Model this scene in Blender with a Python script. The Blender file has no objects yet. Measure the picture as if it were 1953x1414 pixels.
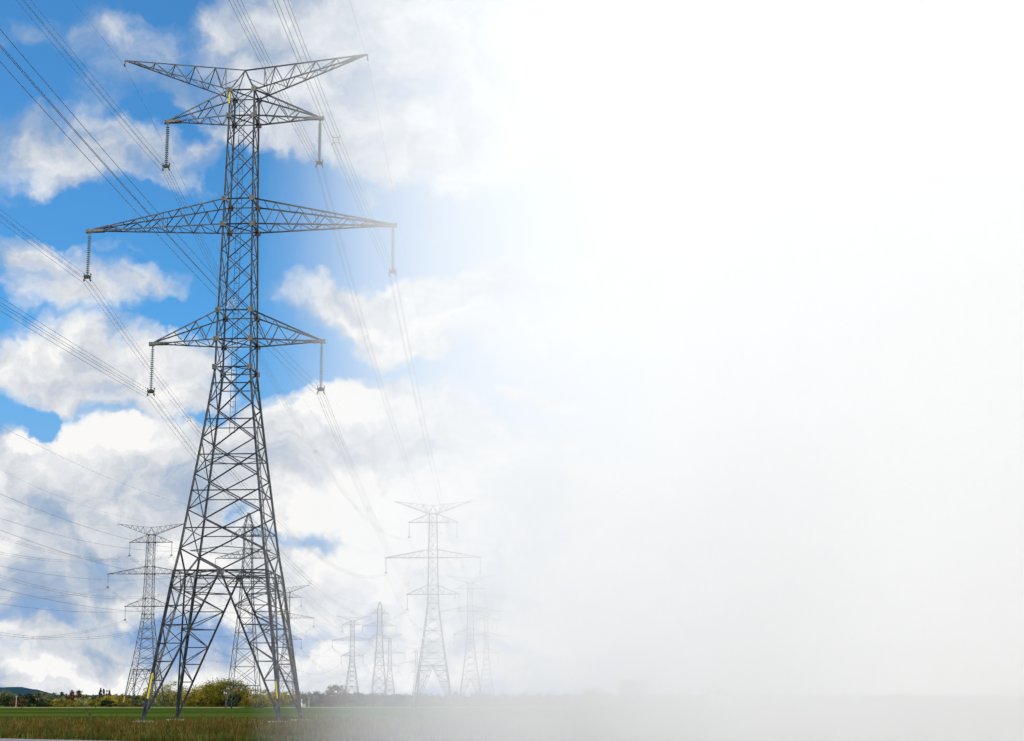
import bpy, math, random
from mathutils import Vector, Matrix, noise
random.seed(11)
S = bpy.context.scene
COL = S.collection

# ------------------------------------------------------------------ camera model
F, CX, CY, HOR, CAMH = 2800.0, 830.0, 707.0, 1338.0, 1.7
PITCH = math.atan((HOR - CY) / F)
pc, ps = math.cos(PITCH), math.sin(PITCH)


def ray(px, py):
    a, b = (px - CX) / F, (CY - py) / F
    return Vector((a, pc - b * ps, ps + b * pc))


def azel(px, py):
    r = ray(px, py).normalized()
    return math.atan2(r.x, r.y), math.asin(r.z)


def lateral(px, Y):
    """world X of a point on the horizon seen at column px and depth Y"""
    r = ray(px, HOR)
    return r.x / r.y * Y


cam_d = bpy.data.cameras.new('camera')
cam = bpy.data.objects.new('camera', cam_d)
COL.objects.link(cam)
cam.location = (0, 0, CAMH)
cam.rotation_euler = (math.pi / 2 + PITCH, 0, 0)
cam_d.sensor_width = 36
cam_d.lens = 36 * F / 1953
cam_d.shift_x = (976.5 - CX) / 1953
cam_d.clip_start = 0.2
cam_d.clip_end = 20000
S.camera = cam


# ------------------------------------------------------------------ helpers
def tag(o, label=None, cat=None, group=None, kind=None):
    if label: o['label'] = label
    if cat: o['category'] = cat
    if group: o['group'] = group
    if kind: o['kind'] = kind
    return o


def empty(name, loc, rz=0):
    o = bpy.data.objects.new(name, None)
    o.empty_display_size = 1
    COL.objects.link(o)
    o.location = loc
    o.rotation_euler = (0, 0, rz)
    return o


class MB:
    def __init__(s):
        s.v, s.f, s.m = [], [], []

    def quad(s, a, b, c, d, mi=0):
        n = len(s.v)
        s.v += [a, b, c, d]
        s.f.append((n, n + 1, n + 2, n + 3))
        s.m.append(mi)

    def angle(s, a, b, w, t=None, up=None):
        w *= .80
        """an L-section steel angle from a to b"""
        a, b = Vector(a), Vector(b)
        d = (b - a)
        if d.length < 1e-6: return
        d.normalize()
        r = Vector(up) if up is not None else (Vector((0, 0, 1)) if abs(d.z) < .9 else Vector((0, 1, 0)))
        x = d.cross(r).normalized()
        y = d.cross(x).normalized()
        t = t or w * .16
        h = w / 2
        prof = [(-h, -h), (h, -h), (h, -h + t), (-h + t, -h + t), (-h + t, h), (-h, h)]
        n = len(s.v)
        for p in (a, b):
            for q in prof:
                s.v.append(p + x * q[0] + y * q[1])
        for i in range(6):
            j = (i + 1) % 6
            s.f.append((n + i, n + j, n + 6 + j, n + 6 + i)); s.m.append(0)
        s.f.append(tuple(n + i for i in (5, 4, 3, 2, 1, 0))); s.m.append(0)
        s.f.append(tuple(n + 6 + i for i in range(6))); s.m.append(0)

    def box(s, c, sx, sy, sz, R=None, mi=0):
        c = Vector(c)
        n = len(s.v)
        for dz in (-.5, .5):
            for dx, dy in ((-.5, -.5), (.5, -.5), (.5, .5), (-.5, .5)):
                v = Vector((dx * sx, dy * sy, dz * sz))
                if R is not None: v = R @ v
                s.v.append(c + v)
        for f in ((3, 2, 1, 0), (4, 5, 6, 7), (0, 1, 5, 4), (1, 2, 6, 5), (2, 3, 7, 6), (3, 0, 4, 7)):
            s.f.append(tuple(n + i for i in f)); s.m.append(mi)

    def tube(s, pts, rad, k=6, cap=True):
        pts = [Vector(p) for p in pts]
        n0 = len(s.v)
        N = len(pts)
        for i, p in enumerate(pts):
            d = (pts[min(i + 1, N - 1)] - pts[max(i - 1, 0)]).normalized()
            r = Vector((0, 0, 1)) if abs(d.z) < .95 else Vector((1, 0, 0))
            x = d.cross(r).normalized(); y = x.cross(d)
            rr = rad[i] if isinstance(rad, (list, tuple)) else rad
            for j in range(k):
                a = 2 * math.pi * j / k
                s.v.append(p + x * math.cos(a) * rr + y * math.sin(a) * rr)
        for i in range(N - 1):
            for j in range(k):
                a = n0 + i * k + j; b = n0 + i * k + (j + 1) % k
                s.f.append((a, b, b + k, a + k)); s.m.append(0)
        if cap:
            s.f.append(tuple(n0 + j for j in range(k))[::-1]); s.m.append(0)
            s.f.append(tuple(n0 + (N - 1) * k + j for j in range(k))); s.m.append(0)

    def lathe(s, prof, k=10):
        n0 = len(s.v)
        for z, r in prof:
            for j in range(k):
                a = 2 * math.pi * j / k
                s.v.append(Vector((math.cos(a) * r, math.sin(a) * r, z)))
        for i in range(len(prof) - 1):
            for j in range(k):
                a = n0 + i * k + j; b = n0 + i * k + (j + 1) % k
                s.f.append((a, b, b + k, a + k)); s.m.append(0)
        s.f.append(tuple(n0 + j for j in range(k))[::-1]); s.m.append(0)
        s.f.append(tuple(n0 + (len(prof) - 1) * k + j for j in range(k))); s.m.append(0)

    def build(s, name, mat, parent=None, smooth=False):
        me = bpy.data.meshes.new(name)
        me.from_pydata([tuple(v) for v in s.v], [], s.f)
        mats = mat if isinstance(mat, (list, tuple)) else [mat]
        for m in mats: me.materials.append(m)
        if len(mats) > 1: me.polygons.foreach_set('material_index', s.m)
        if smooth: me.polygons.foreach_set('use_smooth', [True] * len(me.polygons))
        me.update()
        o = bpy.data.objects.new(name, me)
        COL.objects.link(o)
        if parent is not None: o.parent = parent
        return o


def copy_tree(o, parent=None):
    c = o.copy()
    COL.objects.link(c)
    c.parent = parent
    for ch in [x for x in bpy.data.objects if x.parent == o]:
        copy_tree(ch, c)
    return c


# ------------------------------------------------------------------ materials
def new_mat(name):
    m = bpy.data.materials.new(name)
    m.use_nodes = True
    nt = m.node_tree
    b = nt.nodes['Principled BSDF']
    return m, nt, b


def noise_mat(name, cols, scale=1.0, rough=.7, metal=0., detail=4, coord='Object', stretch=(1, 1, 1), bump=0, spec=.3, pos=None):
    m, nt, b = new_mat(name)
    N, L = nt.nodes, nt.links
    tc = N.new('ShaderNodeTexCoord'); mp = N.new('ShaderNodeMapping')
    mp.inputs['Scale'].default_value = stretch
    nz = N.new('ShaderNodeTexNoise'); nz.inputs['Scale'].default_value = scale; nz.inputs['Detail'].default_value = detail
    nz.inputs['Roughness'].default_value = .65
    cr = N.new('ShaderNodeValToRGB')
    L.new(tc.outputs[coord], mp.inputs[0]); L.new(mp.outputs[0], nz.inputs['Vector']); L.new(nz.outputs[0], cr.inputs[0])
    el = cr.color_ramp.elements
    while len(el) < len(cols): el.new(.5)
    n = len(cols)
    for i, c in enumerate(cols):
        el[i].position = pos[i] if pos else .3 + .4 * i / max(1, n - 1)
        el[i].color = (*c, 1)
    L.new(cr.outputs[0], b.inputs['Base Color'])
    b.inputs['Roughness'].default_value = rough
    b.inputs['Metallic'].default_value = metal
    b.inputs['Specular IOR Level'].default_value = spec
    if bump:
        bp = N.new('ShaderNodeBump'); bp.inputs['Strength'].default_value = bump
        L.new(nz.outputs[0], bp.inputs['Height']); L.new(bp.outputs[0], b.inputs['Normal'])
    return m


M_STEEL = noise_mat('weathered galvanised steel', [(.022, .032, .046), (.048, .058, .072), (.12, .125, .13)], 3.0, .65, .15)
M_STEELFAR = M_STEEL
M_PLATE = noise_mat('dull gusset plate', [(.10, .10, .10), (.18, .175, .165)], 6.0, .6, .2)
M_INS = noise_mat('grey porcelain', [(.07, .12, .15), (.13, .19, .22)], 4.0, .25, spec=.6)
M_DARK = noise_mat('dark fittings', [(.035, .035, .03), (.08, .075, .06)], 9.0, .5, .4)
M_WIRE = noise_mat('dull aluminium conductor', [(.035, .05, .065), (.07, .085, .10)], 2.0, .55, .3)
M_SPACER = noise_mat('spacer alloy', [(.30, .27, .24), (.42, .38, .34)], 9.0, .5, .2)
M_YEL = noise_mat('yellow marker paint', [(.50, .40, .02), (.62, .50, .04)], 6.0, .6)
M_CONC = noise_mat('pale footing concrete', [(.30, .30, .27), (.42, .41, .38)], 5.0, .9, bump=.2)
M_BARK = noise_mat('bark', [(.06, .05, .04), (.14, .12, .10)], 5.0, .9)
M_WHITE = noise_mat('white painted sheet', [(.70, .70, .69), (.82, .82, .81)], 3.0, .5)
M_ROOFG = noise_mat('grey shed roof', [(.25, .26, .27), (.38, .38, .39)], 2.0, .5)
M_POST = noise_mat('pale weathered wood', [(.30, .28, .26), (.45, .42, .40)], 5.0, .85)


def leaf_mat(name, lo, mid, hi):
    """leaves: colour varies leaf by leaf and clump by clump, some light passes through"""
    m = bpy.data.materials.new(name); m.use_nodes = True
    nt = m.node_tree; N, L = nt.nodes, nt.links
    for n in list(N): N.remove(n)
    out = N.new('ShaderNodeOutputMaterial')
    geo = N.new('ShaderNodeNewGeometry'); tc = N.new('ShaderNodeTexCoord')
    nz = N.new('ShaderNodeTexNoise'); nz.inputs['Scale'].default_value = .55; nz.inputs['Detail'].default_value = 3
    L.new(tc.outputs['Object'], nz.inputs['Vector'])
    mx = N.new('ShaderNodeMath'); mx.operation = 'MULTIPLY_ADD'
    L.new(geo.outputs['Random Per Island'], mx.inputs[0]); mx.inputs[1].default_value = .45
    sub = N.new('ShaderNodeMath'); sub.operation = 'MULTIPLY_ADD'; sub.inputs[1].default_value = 1.3; sub.inputs[2].default_value = -.38
    L.new(nz.outputs[0], sub.inputs[0]); L.new(sub.outputs[0], mx.inputs[2])
    cr = N.new('ShaderNodeValToRGB')
    cr.color_ramp.elements[0].position = .1; cr.color_ramp.elements[0].color = (*lo, 1)
    cr.color_ramp.elements[1].position = .9; cr.color_ramp.elements[1].color = (*hi, 1)
    e = cr.color_ramp.elements.new(.5); e.color = (*mid, 1)
    L.new(mx.outputs[0], cr.inputs[0])
    df = N.new('ShaderNodeBsdfDiffuse'); tr = N.new('ShaderNodeBsdfTranslucent'); ms = N.new('ShaderNodeMixShader')
    ms.inputs[0].default_value = .3
    L.new(cr.outputs[0], df.inputs[0]); L.new(cr.outputs[0], tr.inputs[0])
    L.new(df.outputs[0], ms.inputs[1]); L.new(tr.outputs[0], ms.inputs[2]); L.new(ms.outputs[0], out.inputs[0])
    return m


LEAF = {
    'yellow': leaf_mat('yellow autumn leaves', (.12, .10, .012), (.28, .23, .03), (.46, .38, .08)),
    'pale': leaf_mat('pale willow leaves', (.10, .11, .03), (.26, .26, .08), (.45, .42, .16)),
    'green': leaf_mat('green leaves', (.04, .05, .010), (.14, .13, .018), (.30, .26, .04)),
    'dark': leaf_mat('dark leaves', (.008, .018, .012), (.025, .04, .02), (.06, .07, .02)),
    'brown': leaf_mat('brown autumn leaves', (.03, .02, .012), (.09, .05, .03), (.17, .11, .06)),
    'blue': leaf_mat('blue green needles', (.012, .03, .035), (.035, .06, .06), (.08, .10, .07)),
    'mixed': leaf_mat('grey green leaves', (.04, .05, .03), (.11, .12, .06), (.22, .21, .11)),
}

# ------------------------------------------------------------------ lattice pylon (local: x across the line, y along it, z up)
HY = 1.06
LEVELS = [(0, 4.95), (11.2, 3.45), (12.85, 3.16), (15.8, 2.78), (18.6, 2.42), (21.4, 2.06), (24.2, 1.71), (27.15, 1.37), (29.4, 1.36), (31.75, 1.31),
          (34.4, 1.26), (36.8, 1.21), (38.9, 1.17), (41.05, 1.13), (43.7, 1.09), (46.0, 1.05), (48.2, 1.02), (50.45, 1.0)]


def hw(z):
    for (z0, w0), (z1, w1) in zip(LEVELS, LEVELS[1:]):
        if z0 <= z <= z1: return w0 + (w1 - w0) * (z - z0) / (z1 - z0)
    return 1.0


SG = [(-1, -1), (1, -1), (1, 1), (-1, 1)]


def corner(i, z):
    w = hw(z)
    return Vector((SG[i % 4][0] * w, SG[i % 4][1] * w * HY, z))


ARMS = [(48.2, 50.45, 6.3, 3), (38.9, 41.05, 12.35, 6), (29.4, 31.75, 6.75, 3)]


def gusset(mb, p, axis, s=.42):
    """plate on a leg joint; axis 'x' or 'y' is its normal"""
    mb.box(p, *( (.05, s, s) if axis == 'x' else (s, .05, s) ))


def make_insulator(root, x, z):
    mb = MB()
    prof = [(-.02, .05), (-.30, .05)]
    L0 = 3.55
    n = 19
    for i in range(n):
        zz = -.30 - i * (L0 - .35) / n
        prof += [(zz, .035), (zz - .03, .145), (zz - .05, .145), (zz - .06, .04)]
    prof += [(-L0, .05)]
    mb.lathe([(a, b * 1.05) for a, b in prof][::-1], 10)
    mb.box((0, 0, -.1), .12, .12, .2)
    ins = mb.build('insulator_string', M_INS, root)
    ins.location = (x, 0, z)
    yk = MB()
    # yoke: trapezoid plate, four suspension clamps and guard arms
    for y in (-.03, .03):
        pass
    n = len(yk.v)
    for y in (-.025, .025):
        for a, b in ((-.08, .16), (.08, .16), (.26, -.02), (.26, -.2), (-.26, -.2), (-.26, -.02)):
            yk.v.append(Vector((a, y, b)))
    yk.f.append(tuple(range(n, n + 6))); yk.m.append(0)
    yk.f.append(tuple(range(n + 6, n + 12))[::-1]); yk.m.append(0)
    for i in range(6):
        j = (i + 1) % 6
        yk.f.append((n + j, n + i, n + 6 + i, n + 6 + j)); yk.m.append(0)
    for sx in (-1, 1):
        yk.box((sx * .25, 0, .0), .06, .3, .10)
        yk.box((sx * .25, 0, -.32), .08, .34, .10)
        yk.tube([(sx * .25, 0, -.32), (sx * .25, 0, .2)], .03, 6)
        yk.tube([(sx * .27, -.22, .16), (sx * .27, 0, .22), (sx * .27, .22, .16)], .03, 6)
        yk.tube([(sx * .25, 0, -.2), (sx * .3, 0, -.46)], .028, 6)
    yk.box((0, 0, -.06), .3, .16, .16)
    y_ = yk.build('yoke_plate', M_DARK, ins)
    y_.location = (0, 0, -L0 - .12)
    return ins


def make_pylon(name):
    root = empty(name, (0, 0, 0))
    B = MB()
    zs = [z for z, _ in LEVELS[1:]]
    # corner legs of the body
    for i in range(4):
        for z0, z1 in zip(zs, zs[1:]):
            B.angle(corner(i, z0), corner(i, z1), .24 if z1 < 28 else .20)
    for k in range(4):
        for z0, z1 in zip(zs, zs[1:]):
            a0, b0, a1, b1 = corner(k, z0), corner(k + 1, z0), corner(k, z1), corner(k + 1, z1)
            out = (a0 + b0) * .5; out.z = 0; out.normalize()
            if z0 < 12:                         # K panel above the belt
                m = (a0 + b0) / 2
                B.angle(a1, m, .14); B.angle(b1, m, .14)
                continue
            w = .125 if z0 < 27 else .092
            B.angle(a0 + out * .04, b1 + out * .04, w * .85); B.angle(b0 - out * .06, a1 - out * .06, w)
            if z0 < 27:
                c = (a0 + b0 + a1 + b1) / 4
                t = hw(z0) / (hw(z0) + hw(z1)); zm = z0 + (z1 - z0) * t
                B.angle(corner(k, zm), corner(k + 1, zm), .10)
                # short redundant struts
                pa, pb = corner(k, zm), corner(k + 1, zm)
                q = (corner(k, z0) * .5 + corner(k, zm) * .5)
        for z in (27.15, 29.4, 31.75, 38.9, 41.05, 48.2, 50.45):
            B.angle(corner(k, z), corner(k + 1, z), .12)
        B.angle(corner(k, 11.2), corner(k + 1, 11.2), .13)
        B.angle(corner(k, 10.75), corner(k + 1, 10.75), .07)
    # plan bracing
    for z in (11.2, 13.0, 20.0, 27.15):
        mids = [(corner(k, z) + corner(k + 1, z)) / 2 for k in range(4)]
        for k in range(4): B.angle(mids[k], mids[(k + 1) % 4], .09 if z < 12 else .07)
    for z in (29.4, 38.9, 48.2, 50.45):
        B.angle(corner(0, z), corner(2, z), .09); B.angle(corner(1, z), corner(3, z), .09)
    for z0, z1 in ((13.9, 11.2), (20.0, 18.6)):
        pass
    for k in range(4):
        B.angle(corner(k, 11.2), (corner(k + 1, 11.2) + corner(k + 2, 11.2)) / 2, .065)
    G = B
    for z in (27.15, 29.4, 31.75, 38.9, 41.05, 48.2, 50.45):
        for i in range(4):
            p = corner(i, z)
            G.box(p + Vector((0, SG[i][1] * .13, 0)), .46, .04, .40, mi=1)
            G.box(p + Vector((SG[i][0] * .13, 0, 0)), .04, .46, .40, mi=1)
    for k in range(4):
        m = (corner(k, 11.2) + corner(k + 1, 11.2)) / 2
        G.box(m + Vector((0, 0, -.1)), .55 if k % 2 == 0 else .05, .05 if k % 2 == 0 else .55, .5, mi=1)
    B.build('lattice_body', [M_STEEL, M_PLATE], root)
    # crossarms
    for (zb, zt, tip, npan) in ARMS:
        for sx in (-1, 1):
            A = MB()
            T = Vector((sx * tip, 0, zb + .02))
            i0, i1 = ((1, 2) if sx > 0 else (0, 3))
            nb, fb, nt_, ft = corner(i0, zb), corner(i1, zb), corner(i0, zt), corner(i1, zt)
            for p in (nb, fb): A.angle(p, T, .13)
            for p in (nt_, ft): A.angle(p, T + Vector((0, 0, .08)), .14)
            fr = [i / npan for i in range(npan)]
            tt = [(i + .5) / npan for i in range(npan)]
            lerp = lambda a, b, t: a + (b - a) * t
            for (bb, tp_) in ((nb, nt_), (fb, ft)):
                for i in range(npan):
                    f0 = fr[i]; fm = (i + .55) / npan; f1 = (i + 1) / npan
                    if i < npan - 1 or npan > 3:
                        A.angle(lerp(bb, T, fm), lerp(tp_, T, f0), .08)
                        A.angle(lerp(bb, T, fm), lerp(tp_, T, f1), .08)
                if npan > 3: A.angle(lerp(bb, T, .45), lerp(tp_, T, .45), .06)
            for i in range(npan * 2 - 1):       # bottom and top lacing between the near and far chords
                f0, f1 = i / (npan * 2), (i + 1) / (npan * 2)
                a, b = (nb, fb) if i % 2 == 0 else (fb, nb)
                A.angle(lerp(a, T, f0), lerp(b, T, f1), .07)
                if i % 2 == 1 and i < npan * 2 - 2:
                    A.angle(lerp(nb, T, f1), lerp(fb, T, f1), .05)
                if i % 2 == 0:
                    A.angle(lerp(nt_, T, f1), lerp(ft, T, f1), .06)
            P = A
            P.box(T + Vector((-sx * .45, -.16, .02)), 1.5, .03, .22, mi=1)
            P.box(T + Vector((-sx * .45, .16, .02)), 1.5, .03, .22, mi=1)
            P.box(T + Vector((sx * .25, 0, .0)), .1, .36, .30, mi=1)
            P.box(T + Vector((0, 0, -.13)), .3, .25, .06, mi=1)
            A.build('crossarm', [M_STEEL, M_PLATE], root)
            make_insulator(root, sx * tip, zb - .12)
    # raised arms carrying the earth wires
    apex = Vector((0, 0, 52.6))
    for sx in (-1, 1):
        A = MB()
        T = Vector((sx * 10.15, 0, 53.75))
        i0, i1 = ((1, 2) if sx > 0 else (0, 3))
        n_, f_ = corner(i0, 50.45), corner(i1, 50.45)
        A.angle(apex, T, .12); A.angle(n_, T, .12); A.angle(f_, T, .12)
        lerp = lambda a, b, t: a + (b - a) * t
        npan = 6
        for cchord in (n_, f_):
            A.angle(apex, cchord, .11)
            A.angle(lerp(apex, cchord, .45), lerp(cchord, T, .10), .07)
            for i in range(npan):
                f0 = i / npan; fm = (i + .5) / npan; f1 = (i + 1) / npan
                top0, top1 = lerp(apex, T, f0 + .08 if i else .16), lerp(apex, T, f1 + .08 if f1 < .9 else 1)
                A.angle(lerp(cchord, T, fm), top0, .075)
                if i < npan - 1: A.angle(lerp(cchord, T, fm), top1, .075)
        for i in range(10):
            f0, f1 = i / 11, (i + 1) / 11
            a, b = (n_, f_) if i % 2 == 0 else (f_, n_)
            A.angle(lerp(a, T, f0), lerp(b, T, f1), .06)
            if i % 3 == 2: A.angle(lerp(n_, T, f1), lerp(f_, T, f1), .06)
        arm = A.build('earth_wire_arm', M_STEEL, root)
        H = MB()
        H.tube([T, T + Vector((0, 0, -.35))], .05, 6)
        H.box(T + Vector((0, 0, -.42)), .10, .30, .12)
        H.build('earth_wire_clamp', M_DARK, arm)
    # the four splayed legs under the belt
    hz = [11.2, 9.9, 8.5, 7.05, 5.65, 4.3, 2.9]
    for k in range(4):
        Lg = MB()
        top, foot = corner(k, 11.2), corner(k, 0)
        foot = foot + Vector((0, 0, .38))
        Lg.angle(top, foot, .26)
        m1 = (corner(k, 11.2) + corner(k + 1, 11.2)) / 2
        m2 = (corner(k, 11.2) + corner(k - 1, 11.2)) / 2
        g = lambda a, z: a + (foot - a) * ((11.2 - z) / 11.2)
        for m in (m1, m2):
            Lg.angle(m, foot, .17)
            for i, z in enumerate(hz[1:]):
                Lg.angle(g(top, z), g(m, z), .09)
            for i in range(len(hz) - 1):
                a, b = (top, m) if i % 2 == 1 else (m, top)
                if i == 0:
                    Lg.angle(g(top, hz[1]), (top + m) / 2, .085); Lg.angle(g(m, hz[1]), (top + m) / 2, .085)
                else:
                    Lg.angle(g(a, hz[i]), g(b, hz[i + 1]), .085)
        for i, z in enumerate(hz[1:]):
            if i % 2 == 0: Lg.angle(g(m1, z), g(m2, z), .08)
            if i > 0:
                a, b = (m1, m2) if i % 2 else (m2, m1)
                Lg.angle(g(a, hz[i]), g(b, z), .075)
        leg = Lg.build('leg', M_STEEL, root)
        Ft = MB()
        Ft.box(foot + Vector((0, 0, -.06)), .5, .5, .08)
        Ft.build('base_plate', M_PLATE, leg)
        C_ = MB()
        C_.lathe([(-.4, .88), (.28, .88), (.32, .82), (.34, .30)], 14)
        c = C_.build('footing', M_CONC, root)
        c.location = (foot.x, foot.y, 0)
    # ladders
    D = MB()
    zt, zb = 50.0, 22.2
    for x in (-.42, -.02):
        D.tube([(x, .2, zb), (x, .2, zt)], .022, 4)
    z = zb
    while z < zt:
        D.tube([(-.42, .2, z), (-.02, .2, z)], .014, 4); z += .42
    for z in [z for z, _ in LEVELS if z > 22]:
        D.tube([(-.22, .2, z), (-.22, -hw(z) * HY, z)], .025, 4)
    D.build('ladder', M_STEEL, root)
    D = MB()
    a, b = corner(1, 22.0) + Vector((.12, .35, 0)), corner(1, 3.0) + Vector((.0, .55, 0))
    off = Vector((.0, .32, 0))
    D.tube([a, b], .02, 4); D.tube([a + off, b + off], .02, 4)
    for i in range(45):
        p = a + (b - a) * (i / 45)
        D.tube([p, p + off], .013, 4)
    D.build('leg_ladder', M_STEEL, root)
    # yellow climbing markers on the legs
    for i, z0, z1 in ((0, 1.9, 3.7), (1, 1.9, 3.1), (0, 49.2, 50.2)):
        Y = MB()
        p, q = corner(i, z0), corner(i, z1)
        o = Vector((0, -.16, 0))
        Y.angle(p + o, q + o, .17, .05)
        Y.build('marker_strip', M_YEL, root)
    return root


def place_pylon(proto, X, Y, first, rz, label, group, z=0):
    o = proto if first else copy_tree(proto)
    o.location = (X, Y, z)
    o.rotation_euler = (0, 0, rz)
    tag(o, label, 'pylon', group)
    return o


TP = .0606
RZ = -math.atan(TP)
L1 = [(-15.7 - 253 * TP, -140), (-15.7, 113), (-.55, 386), (14.6, 620), (29.5, 862)]
L2 = [(-100.5, 165), (-84.3, 436), (-67.0, 672), (-51.0, 918), (-35.6, 1172), (-18.2, 1455)]
GR = 'steel lattice pylons standing across the fields'
proto = make_pylon('lattice_pylon')
labs1 = ['towering grey lattice pylon nearest the road, its splayed feet standing in brown grass',
         'pale misty pylon standing right of the big one, tall horned top and three crossarm levels',
         'very faint pylon in the white mist just right of the mid-distance misty pylon',
         'faintest small pylon in the white mist, furthest right of all the pylons']
for i, (X, Y) in enumerate(L1[1:]):
    place_pylon(proto, X, Y, i == 0, RZ, labs1[i], GR, -.0 if i == 0 else -.5)
labs2 = ['grey horned pylon left of the big pylon, rising from behind the shrubs',
         'small horned pylon seen just behind the right legs of the big pylon',
         'small distant pylon right of the big one, left neighbour of the narrow pointed pylon',
         'tiny distant pylon tight against the right side of the narrow pointed pylon',
         'tiniest distant pylon just left of the misty mid-distance pylon foot']
for i, (X, Y) in enumerate(L2[1:]):
    place_pylon(proto, X, Y, False, RZ, labs2[i], GR, -.5)

# ------------------------------------------------------------------ narrow pointed pylons of the middle line
LV3 = [(0, 3.6), (5.2, 3.15), (9.5, 2.75), (13.5, 2.4), (17.2, 2.05), (20.6, 1.75), (24, 1.5), (28.9, 1.3), (31.0, 1.18), (34.4, 1.0), (36.4, .96), (39.8, .93), (42.2, .93), (45.0, .22)]


def hw3(z):
    for (z0, w0), (z1, w1) in zip(LV3, LV3[1:]):
        if z0 <= z <= z1: return w0 + (w1 - w0) * (z - z0) / (z1 - z0)
    return .2


def c3(i, z):
    return Vector((SG[i % 4][0] * hw3(z), SG[i % 4][1] * hw3(z), z))


def make_pointed():
    root = empty('pointed_pylon', (0, 0, 0))
    B = MB()
    zs = [z for z, _ in LV3]
    for i in range(4):
        for z0, z1 in zip(zs, zs[1:]): B.angle(c3(i, z0), c3(i, z1), .2)
    for k in range(4):
        for z0, z1 in zip(zs, zs[1:]):
            a0, b0, a1, b1 = c3(k, z0), c3(k + 1, z0), c3(k, z1), c3(k + 1, z1)
            if z0 == 0:
                m = (a1 + b1) / 2
                B.angle(a0, m, .14); B.angle(b0, m, .14)
                B.angle(a1, b1, .16)
            else:
                B.angle(a0, b1, .11); B.angle(b0, a1, .11)
                if z0 > 5 : B.angle(a1, b1, .10)
    B.build('lattice_body', M_STEEL, root)
    for (zb, zt, tip) in ((39.8, 42.0, 4.0), (34.4, 36.4, 7.6), (28.9, 31.0, 4.7)):
        for sx in (-1, 1):
            A = MB()
            T = Vector((sx * tip, 0, zb))
            i0, i1 = ((1, 2) if sx > 0 else (0, 3))
            lerp = lambda a, b, t: a + (b - a) * t
            n = 5 if tip > 6 else 3
            for i_ in (i0, i1):
                bb, tt = c3(i_, zb), c3(i_, zt)
                A.angle(bb, T, .13); A.angle(tt, T, .12)
                for j in range(n - 1):
                    A.angle(lerp(tt, T, j / n), lerp(bb, T, (j + .5) / n), .08)
                    A.angle(lerp(tt, T, (j + 1) / n), lerp(bb, T, (j + .5) / n), .08)
            for j in range(2 * n - 1):
                a, b = (c3(i0, zb), c3(i1, zb)) if j % 2 else (c3(i1, zb), c3(i0, zb))
                A.angle(lerp(a, T, j / (2 * n)), lerp(b, T, (j + 1) / (2 * n)), .07)
            A.build('crossarm', M_STEEL, root)
            I = MB()
            prof = []
            for j in range(12):
                z = -j * .17
                prof += [(z, .04), (z - .04, .15), (z - .06, .15), (z - .08, .04)]
            I.lathe(prof[::-1], 8)
            I.box((0, 0, -2.15), .12, .4, .12)
            o = I.build('insulator_string', M_INS, root)
            o.location = (sx * tip, 0, zb - .05)
    return root


L3 = [(-63.5, 20), (-43.9, 345), (-24.7, 662), (-5.0, 985)]
p3 = make_pointed()
labs3 = ['narrow pylon with pointed top, seen through the legs of the big pylon',
         'small pylon with pointed top, between two small distant pylons under the misty one']
for i, (X, Y) in enumerate(L3[1:3]):
    place_pylon(p3, X, Y, i == 0, RZ, labs3[i], 'pointed pylons of the middle line', 0)


# ------------------------------------------------------------------ conductors
def span_pts(A, B, sag, n):
    out = []
    for i in range(n + 1):
        t = i / n
        p = A + (B - A) * t
        p = p + Vector((0, 0, -4 * sag * t * (1 - t)))
        out.append(p)
    return out


def attach(line, i, lx, z, drop=0):
    X, Y = line[i]
    c, s = math.cos(RZ), math.sin(RZ)
    return Vector((X + lx * c, Y + lx * s, z - drop))


def bundle(name, line, lx, z, sags, label, group, quad=True, rad=.011, sp_t=(.14, .335, .53, .70, .86), zoff=None, spacers=4):
    root = empty(name, (0, 0, 0))
    spans = []
    for i in range(len(line) - 1):
        za = z + (zoff[i] if zoff else 0); zb = z + (zoff[i + 1] if zoff else 0)
        A, B = attach(line, i, lx, za), attach(line, i + 1, lx, zb)
        spans.append((A, B, sags[min(i, len(sags) - 1)]))
    offs = [(-.23, -.0), (.23, -.0), (-.23, -.46), (.23, -.46)] if quad else [(0, 0)]
    cx, sx = math.cos(RZ), math.sin(RZ)
    root.location = spans[0][0]
    o0 = spans[0][0]
    for k, (ox, oz) in enumerate(offs):
        mb = MB()
        pts = []
        for j, (A, B, sg) in enumerate(spans):
            q = span_pts(A, B, sg + (k % 2) * .12 * 0, 40)
            pts += q if not pts else q[1:]
        pts = [p - o0 + Vector((ox * cx, ox * sx, oz)) for p in pts]
        mb.tube(pts, rad, 5)
        if quad: mb.build('wire', M_WIRE, root, True)
        else:
            w = mb.build('wire', M_WIRE, root, True)
    if quad and spacers:
        sm = None
        for j, (A, B, sg) in enumerate(spans[:spacers]):
            for t in sp_t:
                p = A + (B - A) * t + Vector((0, 0, -4 * sg * t * (1 - t) - .23)) - o0
                if sm is None:
                    q = MB()
                    r = .15
                    cs = [(-r, -r), (r, -r), (r, r), (-r, r)]
                    for a in range(4):
                        b = (a + 1) % 4
                        q.tube([(cs[a][0], 0, cs[a][1]), (cs[b][0], 0, cs[b][1])], .026, 6)
                        q.tube([(cs[a][0], 0, cs[a][1]), (cs[a][0] * 1.75, 0, cs[a][1] * 1.75)], .034, 6)
                    sm = q.build('spacer', M_SPACER, root)
                    so = sm
                else:
                    so = sm.copy(); COL.objects.link(so)
                so.location = p; so.rotation_euler = (0, 0, RZ)
    return tag(root, label, 'power line', group)


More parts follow.
